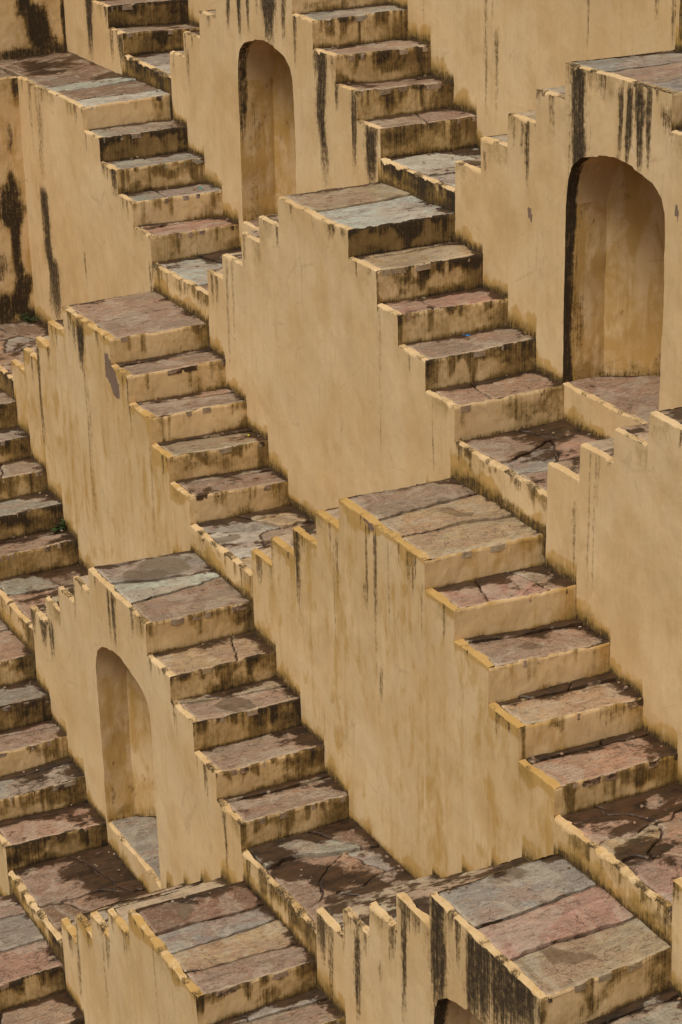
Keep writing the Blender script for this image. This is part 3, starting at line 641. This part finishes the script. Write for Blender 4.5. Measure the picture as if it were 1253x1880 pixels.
LABEL = {
    (2, -2): 'cream staircase wall behind the topmost left steps, cut by the upper edge',
    (2, 0): 'plain cream staircase wall at top right with thin brown runs',
    (1, -3): 'mould-blackened stair in the top left corner rising beside the corner wall',
    (1, -1): 'staircase with tall arched niche and black runs at top centre',
    (1, 1): 'staircase with large arched niche and one broad black run at upper right',
    (0, -2): 'corner staircase at upper left with long platform of dark and pale slabs',
    (0, 0): 'smooth cream staircase in the centre with pale green slab on its platform',
    (0, 2): 'clean cream staircase cut by right edge, four stepped copings showing',
    (-1, -1): 'ochre-streaked staircase at left with grey patch of fallen plaster below its platform',
    (-1, 1): 'deep ochre staircase at right of centre with orange-washed copings and pinkish slabs',
    (-1, 3): 'yellow-rimmed staircase end just showing at the lower right edge',
    (-2, -2): 'dark mouldy flight at left edge with a fern growing on it',
    (-2, 0): 'staircase with narrow arched niche at lower left, grey and mauve platform',
    (-2, 2): 'staircase at bottom right with black-stained wall and three-slab platform',
    (-3, -1): 'worn flight at left edge descending to the reddish muddy landing',
    (-3, 1): 'staircase at bottom left of centre, four-slab platform and saw-toothed yellow copings',
    (-4, 0): 'lowest flight in the bottom left corner with red-brown wet slabs',
}
LAND_LABEL = {
    (2, 0): 'upper landing at the top right corner behind the large niche staircase',
    (1, -3): 'small grey landing at top left below the blackened stair',
    (1, -1): 'grey stone landing with black mouldy front above the pale green platform',
    (0, -2): 'pale grey flagstone landing between upper left stairs and central staircase',
    (0, 0): 'broken pinkish landing below the large niche at right',
    (-1, -1): 'cracked brown and pale flagstone landing left of the deep ochre staircase',
    (-1, 1): 'wet dark landing with pink broken slabs at lower right edge',
    (-2, -2): 'reddish landing at left edge beside the narrow niche staircase',
    (-2, 0): 'muddy brown landing with grey slabs, bottom centre',
    (-3, -1): 'red-brown muddy landing under the narrow niche at bottom left',
}
GROUP_S, GROUP_L = 'double staircases of the stepwell wall', 'landings between the staircases'

def joints_for(n, rng, amp=.035):
    out = []
    for i in range(1, n):
        out.append((i / n + rng.uniform(-.05, .05), rng.uniform(-.06, .06), amp))
    return out

JOINTS = {  # measured joints on the big platforms
    (0, 0): [(.46, -.05, .030)], (-1, 1): [(.36, -.10, .045), (.66, .03, .035)], (-1, -1): [(.52, -.04, .02)],
    (-2, 0): [(.36, .06, .05), (.58, -.16, .03)], (-2, 2): [(.36, -.03, .018), (.68, .02, .03)],
    (-3, 1): [(.30, .02, .03), (.52, -.03, .03), (.76, .02, .025)], (0, -2): [(.60, .03, .03), (.70, .02, .02), (.88, .03, .03)],
}

def staircase(key):
    cols, ptint, grime, och, rim, wear, nch, ttint = STYLE[key]
    tier, xo = key
    xs, zs, bx, bz = [list(a) for a in PROFILE[key]]
    y0 = tier * D; yb = y0 + D + .025
    if key == (1, -3): xs[4] = -9.0
    seed = (tier + 6) * 17 + (xo + 5) * 3
    rng = random.Random(seed)
    zbase = tier * 6 * R0 - 11 * R0 - .10
    root = thing('double_staircase', ((xs[4] + xs[5]) / 2, y0 + D / 2, zbase), LABEL[key], 'staircase', GROUP_S)
    lo, hi = cols
    # ---- front wall with its copings
    fwall = MB()
    T = .060 if rim > .7 else .050
    nx = None
    if nch:
        nx = (xs[4] + .045, xs[5] - .02)
        zsill = tier * 6 * R0 - 10 * R0 + (.055 if tier > 0 else .0) - (.0)
        nc = (nx[0] + nx[1]) / 2; nw = (nx[1] - nx[0]) / 2
    for j in range(lo, hi):
        xa, xb_ = xs[j], xs[j + 1]
        if key == (0, -2) and j == 4: xa = -7.15
        X = xsamples(xa, xb_)
        zt = np.full(len(X), zs[j])
        b = coping(fwall, X, y0, zs[j], zs[j], T, rim, wear, seed + j)
        yr = rim > .7
        if nch and j == 4:
            Xl = xsamples(xa, nx[0]); wall_piece(fwall, key, y0, Xl, np.full(len(Xl), zbase), np.interp(Xl, X, b), och, np.full(len(Xl), zs[j]))
            Xr = xsamples(nx[1], xb_); wall_piece(fwall, key, y0, Xr, np.full(len(Xr), zbase), np.interp(Xr, X, b), och, np.full(len(Xr), zs[j]))
            Xm = xsamples(nx[0], nx[1], .012)
            az = zs[4] + arch_z((Xm - nc) / nw * .69)
            wall_piece(fwall, key, y0, Xm, az, np.interp(Xm, X, b), och, np.full(len(Xm), zs[j]))
            Xm = xsamples(nx[0], nx[1])
            zl = coping(fwall, Xm, y0, zsill, zsill, .045, .25, .5, seed + 40)
            wall_piece(fwall, key, y0, Xm, np.full(len(Xm), zbase), zl, och, None)
        else:
            wall_piece(fwall, key, y0, X, np.full(len(X), zbase), b, och, zt, yrim=yr)
    fwall.build('front_wall', ['plaster'], root)
    if nch: niche(root, key, y0, nx[0], nx[1], zsill, zs[4], nch[0], nch[1], och * .5)
    # ---- steps and platform
    if key == (0, -2): xs[4] = -8.25
    for j in range(lo, hi):
        mb = MB()
        zt0, zt1 = zs[j], zs[j] + bz[j]
        xl0, xl1, xr0, xr1 = xs[j], xs[j] + bx[j], xs[j + 1], xs[j + 1] + bx[j + 1]
        ya = y0 + T - .012
        if j >= 4:      # riser towards +x
            zn0 = (zs[j + 1] if j < 8 else LANDZ[key][0]); zn1 = zn0 + (bz[j + 1] if j < 8 else 0)
            riser_grid(mb, xr0, xr1, y0, yb, zt0, zt1, zn0 - .03, zn1 - .03, grime[j - 4], max(0, rim - .3) * .6 + och * .5, seed + j)
        if j <= 4 and not (lo == 4):
            zn0 = zs[j - 1] if j > 0 else LANDZ[key][0]
            riser_grid(mb, xl0, xl1, y0, yb, zt0, zt1, zn0 - .03, zn0 - .03, .3, och * .5, seed + j + 20, face=-1)
        bed_grid(mb, xl0, xl1, xr0, xr1, ya, yb, zt0, zt1)
        st = mb.build('platform' if j == 4 else 'step', ['plaster', 'earth'], root)
        zfun = lambda v, a=zt0, b=zt1: a + (b - a) * np.asarray(v)
        XL = lambda v, a=xl0, b=xl1: a + (b - a) * np.asarray(v)
        XR = lambda v, a=xr0, b=xr1: a + (b - a) * np.asarray(v)
        if j == 4:
            jt = JOINTS.get(key) or joints_for(len(ptint), rng)
            slabs(st, XL, XR, y0 + T, yb, zfun, jt, {}, ptint, mud=.10 if tier > -3 else .17, wet=.10 if tier > -1 else .16, gap=.017, seed=seed, edge=.55, back_dirt_shade=.75)
        elif j > 4:
            i = j - 5
            r = rng.random()
            if key == (-1, 1) and i == 0: jt, ct = [], {0: [(.30, -.10, .02), (.72, .10, .03)]}
            elif key == (-1, 1): jt, ct = [(.20, .10, .05)], {0: [(.22, .1, .03), (.6, -.1, .05)]}
            elif r < .35: jt, ct = [(.20, rng.uniform(-.1, .14), .06)], {}
            elif r < .6: jt, ct = [], {0: [(rng.uniform(.25, .75), rng.uniform(-.2, .2), .05)]}
            elif r < .8: jt, ct = [(.30, .25, .05)], {0: [(.3, .1, .04)]}
            else: jt, ct = [], {}
            t0 = ttint[i % len(ttint)]
            slabs(st, XL, XR, y0 + T, yb, zfun, jt, ct, [t0, t0, MAUVE, t0], mud=.17 + rng.uniform(0, .10) + (.06 if key in ((-2, -2), (-3, -1), (-4, 0), (1, -3)) else 0), wet=.08 + rng.uniform(0, .16), seed=seed + j, edge=.6, back_dirt_shade=.95)
        else:
            slabs(st, lambda v, XR=XR: XR(v), lambda v, XL=XL: XL(v), y0 + T, yb, zfun, [], {}, [ttint[j % len(ttint)]], mud=.10, wet=.08, seed=seed + j, edge=.6, back_dirt_shade=.6, over=-.004)
    return root

LAND = {  # tints, front grime, ochre, mud, wet, joints, cuts
    (2, 0): ([GREY, MAUVE], .4, .1, .2, .1, None, {}),
    (1, -3): ([GREY, PALE], .75, .1, .22, .1, [(.5, .1, .05)], {}),
    (1, -1): ([PALE, GREY], .85, .1, .24, .1, [(.62, .1, .05)], {0: [(.72, .1, .05)]}),
    (0, -2): ([PALE, GREY, BROWN], .22, .05, .22, .16, [(.70, -.1, .06)], {0: [(.62, .25, .06)]}),
    (0, 0): ([MAUVE, OLIVE, GREY, PINK, MAUVE], .22, .1, .26, .14, [(.34, -.2, .08), (.72, .15, .09)], {0: [(.62, .2, .06)], 1: [(.45, -.3, .08)]}),
    (-1, -1): ([GREY, TAN, PALE, MAUVE, TAN], .22, .2, .34, .16, [(.30, .15, .09), (.66, -.15, .09)], {0: [(.55, .3, .08)], 1: [(.38, -.3, .08)], 2: [(.6, .2, .05)]}),
    (-1, 1): ([ROSE, PINK, TAN, PINK, ROSE, TAN], .36, .3, .28, .18, [(.30, -.1, .10), (.62, .15, .10)], {0: [(.40, .3, .09)], 1: [(.34, -.3, .1)], 2: [(.5, .3, .09)]}),
    (-2, -2): ([GREY, BROWN, PINK, MAUVE, BROWN], .3, .2, .38, .22, [(.40, .15, .08)], {0: [(.5, .3, .07)], 1: [(.4, -.3, .07)]}),
    (-2, 0): ([GREY, BROWN, MAUVE, PINK, GREY, MAUVE], .42, .2, .27, .18, [(.30, .12, .08), (.66, -.12, .10)], {0: [(.70, .3, .06)], 1: [(.40, -.5, .09), (.75, .2, .05)], 2: [(.55, .4, .08)]}),
    (-3, -1): ([MAUVE, PINK, BROWN, MAUVE], .45, .2, .27, .18, [(.52, .1, .09)], {0: [(.68, .3, .08)], 1: [(.45, .4, .1)]}),
}

def landing(key):
    tints, grime, och, mud, wet, jt, ct = LAND[key]
    tier, xo = key
    y0 = tier * D; yb = y0 + D + .025
    P = PROFILE[key]; Q = PROFILE.get((tier, xo + 2))
    xa = P[0][9]; xe = Q[0][0] if Q else xa + LP
    if key == (1, 1): xe = xa + LP
    z0, z1 = LANDZ[key]
    seed = (tier + 9) * 23 + xo * 5 + 200
    root = thing('landing', ((xa + xe) / 2, y0 + D / 2, min(z0, z1) - R0), LAND_LABEL[key], 'landing', GROUP_L)
    mb = MB()
    X = xsamples(xa, xe); T = .052
    b = coping(mb, X, y0, z0, z1, T, .15 + och, .85, seed)
    n = 14; w = np.linspace(0, 1, n)[None, :]
    Xg = X[:, None] + 0 * w; zb = min(z0, z1) - R0 - .22
    Z = lin(np.full(len(X), zb)[:, None], b[:, None], w); Yg = np.full(Xg.shape, y0)
    A = paint_wall(key, Xg, Yg, Z, och, np.linspace(z0, z1, len(X))[:, None])
    A2 = paint_riser(Xg, Xg, Z, np.linspace(z0, z1, len(X))[:, None], np.linspace(z0, z1, len(X))[:, None] - R0, grime, och, seed)
    A[..., :3] = np.maximum(A[..., :3], A2[..., :3])
    mb.grid(np.stack([Xg, Yg, Z], -1), A)
    mb.build('front_wall', ['plaster'], root)
    bb = MB()
    u = np.linspace(0, 1, 12)[:, None]; v = np.linspace(0, 1, 10)[None, :]
    bb.grid(np.stack([lin(xa - .06, xe + .06, u) + 0 * v, lin(y0 + T - .012, yb, v) + 0 * u, lin(z0, z1, u) - .026 + 0 * v], -1), mat=0)
    bed = bb.build('earth_bed', ['earth'], root)
    rng = random.Random(seed)
    zm = (z0 + z1) / 2
    slabs(bed, lambda v: xa + .0 * np.asarray(v), lambda v: xe + .0 * np.asarray(v), y0 + T, yb, lambda v: zm + 0 * np.asarray(v),
          jt or joints_for(len(tints), rng), ct, tints, mud=mud, wet=wet, gap=.014, seed=seed, edge=.4, back_dirt_shade=.9, over=-.01)
    return root

for k in PROFILE: staircase(k)
for k in LAND: landing(k)

# ------------------------------------------------------------------ the corner where the next side of the well begins
def blob_paint(A, Y, Z, lst):
    for (yc, zc, ry, rz, s) in lst:
        n = (fbm(Y * 6, 0, Z * 4, 161, 4) - .5) * 1.3
        d = np.hypot((Y - yc) / (ry * 2.0), (Z - zc) / (rz * 1.15))
        A[..., 0] = np.maximum(A[..., 0], s * (1 - sst(.5, 1.25, d + n)))
        A[..., 2] = np.maximum(A[..., 2], .6 * s * (1 - sst(.8, 1.8, d + n)))

def corner_wall(x, ya, yb, zb, zt, lst, label, tints, depth, seed):
    root = thing('corner_wall', (x - depth / 2, (ya + yb) / 2, zb), label, 'wall')
    root['kind'] = 'thing'
    mb = MB()
    n = int((yb - ya) / .02); v = np.linspace(0, 1, n)[:, None]; w = np.linspace(0, 1, int((zt - zb) / .03))[None, :]
    Y = lin(ya, yb, v) + 0 * w; Z = lin(zb, zt - .014, w) + 0 * v; X = np.full(Y.shape, x)
    A = np.zeros(X.shape + (4,))
    A[..., 1] = .25 + .5 * fbm(X, Y * 3, Z * .8, 165, 3)
    A[..., 0] = .5 * (1 - sst(.02, .22, Z - zb - .12 * vn(Y * 6, 0, 0, 166)))
    A[..., 2] = np.maximum(.55 * (1 - sst(.05, .35, Z - zb - .10)), .35 * sst(.5, .75, fbm(X, Y * 2, Z * 1.4, 167, 3)))
    blob_paint(A, Y, Z, lst)
    A[..., 3] = .62 * sst(.70, .80, fbm(X, Y * 6, Z * 5, 168, 3)) * sst(zb + 1.0, zb + .4, Z)
    mb.grid(np.stack([X, Y, Z], -1), A)
    top = [np.stack([np.full(n, x - a), Y[:, 0], np.full(n, zt - c)], -1) for a, c in ((0, .014), (.004, .006), (.014, 0), (.06, 0), (.066, .03))]
    mb.grid(np.stack(top, 1), np.zeros((n, 5, 4)) + np.array([.25, .2, .2, 0]))
    mb.build('front_wall', ['plaster'], root)
    bb = MB(); u = np.linspace(0, 1, 5)[:, None]; v = np.linspace(0, 1, 12)[None, :]
    bb.grid(np.stack([lin(x - depth, x - .05, u) + 0 * v, lin(ya, yb, v) + 0 * u, zt - .016 + 0 * u + 0 * v], -1))
    bed = bb.build('earth_bed', ['earth'], root)
    slabs(bed, lambda v: x - depth + 0 * np.asarray(v), lambda v: x - .06 + 0 * np.asarray(v), ya, yb, lambda v: zt + 0 * np.asarray(v), [(.5, .1, .05)],
          {0: [(.4, .1, .05), (.75, .1, .04)], 1: [(.3, .1, .05), (.66, -.1, .05)]}, tints, mud=.3, wet=.2, seed=seed, edge=.3, back_dirt_shade=0)
    return root

zl = LANDZ[(-1, -1)][0]
corner_wall(-7.15, -5.0, 0.0, zl - .1, PROFILE[(0, -2)][1][4], CORNER0, 'mould-blotched corner wall at the left edge below the dark platform', [BROWN, MAUVE, BROWN], 1.06, 301)
corner_wall(-8.20, -5.0, D, PROFILE[(0, -2)][1][4] - .1, 6 * R0 - .02, CORNER1, 'black-blotched corner wall at the extreme top left', [MAUVE, GREY], 1.0, 302)

# landing in the corner, left of the ochre-streaked staircase
def corner_landing():
    xa, xe = -7.2, PROFILE[(-1, -1)][0][0]
    y0, yb = -D, .025
    root = thing('landing', ((xa + xe) / 2, -D / 2, zl - R0), 'dark flagstone corner landing at left edge under the blotched wall', 'landing', GROUP_L)
    mb = MB(); X = xsamples(xa, xe)
    b = coping(mb, X, y0, zl, zl, .05, .2, 1.0, 401)
    n = 14; w = np.linspace(0, 1, n)[None, :]
    Xg = X[:, None] + 0 * w; Z = lin(np.full((len(X), 1), zl - R0 - .22), b[:, None], w)
    A = paint_riser(Xg, Xg, Z, zl, zl - R0, .6, .2, 402)
    mb.grid(np.stack([Xg, np.full(Xg.shape, y0), Z], -1), A)
    mb.build('front_wall', ['plaster'], root)
    bb = MB(); u = np.linspace(0, 1, 14)[:, None]; v = np.linspace(0, 1, 12)[None, :]
    bb.grid(np.stack([lin(xa, xe + .06, u) + 0 * v, lin(y0 + .04, yb, v) + 0 * u, zl - .014 + 0 * u + 0 * v], -1))
    bed = bb.build('earth_bed', ['earth'], root)
    slabs(bed, lambda v: xa + 0 * np.asarray(v), lambda v: xe + 0 * np.asarray(v), y0 + .05, yb, lambda v: zl + 0 * np.asarray(v),
          [(.28, .1, .06), (.52, -.1, .06), (.78, .1, .06)], {0: [(.5, .2, .05)], 1: [(.3, -.2, .06), (.7, .2, .05)], 2: [(.55, .2, .06)], 3: [(.4, -.2, .06)]},
          [MAUVE, BROWN, PINK, GREY, MAUVE, PINK, BROWN], mud=.34, wet=.2, gap=.02, seed=403, edge=.3, back_dirt_shade=.9, over=-.01)
corner_landing()

# ------------------------------------------------------------------ floor of the well, far below
fb = MB()
u = np.linspace(-30, 40, 30)[:, None]; v = np.linspace(-40, 20, 30)[None, :]
fb.grid(np.stack([u + 0 * v, v + 0 * u, np.full((30, 30), -30 * R0)], -1))
g = fb.build('ground', ['earth'], None)
g['kind'] = 'structure'

# ------------------------------------------------------------------ weeds and litter
def leaf_mesh(mb, base, d, L, W, droop):
    d = np.array(d, float); d /= np.linalg.norm(d)
    side = np.cross(d, (0, 0, 1)); side /= max(np.linalg.norm(side), .01)
    t = np.linspace(0, 1, 6)
    c = np.array(base)[None, :] + d[None, :] * (t * L)[:, None]; c[:, 2] -= droop * t ** 2
    wd = W * np.sin(np.pi * np.clip(t * .94 + .05, 0, 1)) ** .8
    rows = [c - side * wd[:, None] * .5, c + np.array([0, 0, -.12 * W]), c + side * wd[:, None] * .5]
    mb.grid(np.stack(rows, 1), w=False)

def weed(loc, n, size, label, seed):
    rng = random.Random(seed)
    root = thing('weed', loc, label, 'weed')
    for i in range(n):
        a = rng.uniform(0, 2 * math.pi); el = rng.uniform(.3, 1.2); L = size * rng.uniform(.6, 1.1)
        d = (math.cos(a) * math.cos(el), math.sin(a) * math.cos(el), math.sin(el))
        b = MB()
        base = np.array(loc); tip = base + np.array(d) * L; 
        t = np.linspace(0, 1, 5)[:, None]; ang = np.linspace(0, 2 * math.pi, 6)[None, :]
        cx = base[None, None, :] + (tip - base)[None, None, :] * t[..., None]
        r = .003
        b.grid(cx + np.stack([np.cos(ang) * r + 0 * t, np.sin(ang) * r + 0 * t, 0 * ang + 0 * t], -1), w=False)
        st = b.build('stem', ['stem'], root)
        for k in range(6):
            f = .25 + .75 * k / 5
            a2 = a + rng.uniform(-1.4, 1.4)
            lb = MB()
            leaf_mesh(lb, base + (tip - base) * f, (math.cos(a2), math.sin(a2), rng.uniform(-.1, .6)), size * rng.uniform(.25, .45), size * rng.uniform(.12, .2), size * .1)
            lb.build('leaf', ['leaf'], st)

zt4 = PROFILE[(-2, -2)][1][8]
weed((-3.60, -D - .06, zt4 + .005), 9, .17, 'small green fern on the dark steps at left edge', 5)
weed((-7.08, -.10, zl + .005), 8, .15, 'tuft of green weed at the foot of the blotched corner wall', 6)

def scrap(name, loc, L, W, mat, label, rz):
    root = thing(name, loc, label, 'litter')
    mb = MB(); u = np.linspace(-.5, .5, 7)[:, None]; v = np.linspace(-.5, .5, 5)[None, :]
    c, s = math.cos(rz), math.sin(rz)
    for off in (0, -.004):
        x, y = u * L + 0 * v, v * W + 0 * u
        z = .010 + .012 * np.sin(u * 5 + 1) * np.cos(v * 4) + off + 0 * x
        mb.grid(np.stack([loc[0] + x * c - y * s, loc[1] + x * s + y * c, loc[2] + z], -1), w=False, flip=off < 0)
    mb.build('crumpled_sheet', [mat], root)
scrap('plastic_scrap', (-3.80, .86, PROFILE[(0, -2)][1][7] + .004), .05, .03, 'teal', 'tiny teal plastic scrap on an upper left step', .4)
scrap('plastic_scrap', (2.33, .62, PROFILE[(0, 0)][1][7] + .008), .07, .03, 'blue', 'small blue plastic scrap on the central stair, third tread', 1.2)
scrap('paper_scrap', (-.62, -.12, PROFILE[(-1, -1)][1][7] + .004), .022, .02, 'yellow', 'tiny yellow paper dot on the third tread of the left ochre staircase', .2)

# ------------------------------------------------------------------ grit and stone chips washed into the corners of treads and landings
def grit():
    rng = random.Random(77)
    V, F, T = [], [], []
    n = 0
    spots = []
    for (t, xo), (xs, zs, bx, bz) in PROFILE.items():
        lo, hi = STYLE[(t, xo)][0]
        for j in range(max(lo, 4), hi):
            for _ in range(3 if j > 4 else 5):
                e = rng.random()
                x = xs[j] + (rng.uniform(.02, .10) if e < .55 else rng.uniform(.05, xs[j + 1] - xs[j] - .05))
                y = t * D + (rng.uniform(.1, D - .05) if e < .55 else D - rng.uniform(.02, .12))
                spots.append((x, y, zs[j] + bz[j] * (y - t * D) / D))
    for key in LAND:
        t = key[0]; xa = PROFILE[key][0][9]
        for _ in range(14):
            spots.append((xa + rng.uniform(.05, 1.2), t * D + D - rng.uniform(.03, .9) ** 2 - .02, LANDZ[key][0]))
    for (x, y, z) in spots:
        r = rng.uniform(.004, .013)
        base = []
        for k in range(8):
            d = np.array([(-1, 1)[k & 1], (-1, 1)[(k >> 1) & 1], (-.6, .6)[k >> 2]]) * r * np.array([rng.uniform(.6, 1.3) for _ in range(3)])
            base.append(np.array([x, y, z + r * .5 + .002]) + d)
        V += base
        F += [[n + i for i in q] for q in ((0, 1, 3, 2), (4, 6, 7, 5), (0, 4, 5, 1), (2, 3, 7, 6), (0, 2, 6, 4), (1, 5, 7, 3))]
        T += [(*rng.choice([OLIVE, MAUVE, BROWN, BROWN, PINK]), 1)] * 8
        n += 8
    mb = MB()
    mb.v, mb.f, mb.m, mb.s = [np.array(V)], [np.array(F)], [np.zeros(len(F), int)], [np.zeros(len(F), bool)]
    mb.a, mb.t = [np.zeros((len(V), 4))], [np.array(T)]
    o = mb.build('grit', ['stone'], None)
    o['kind'] = 'stuff'; o['label'] = 'stone chips and grit washed into the corners of the steps'; o['category'] = 'grit'
grit()
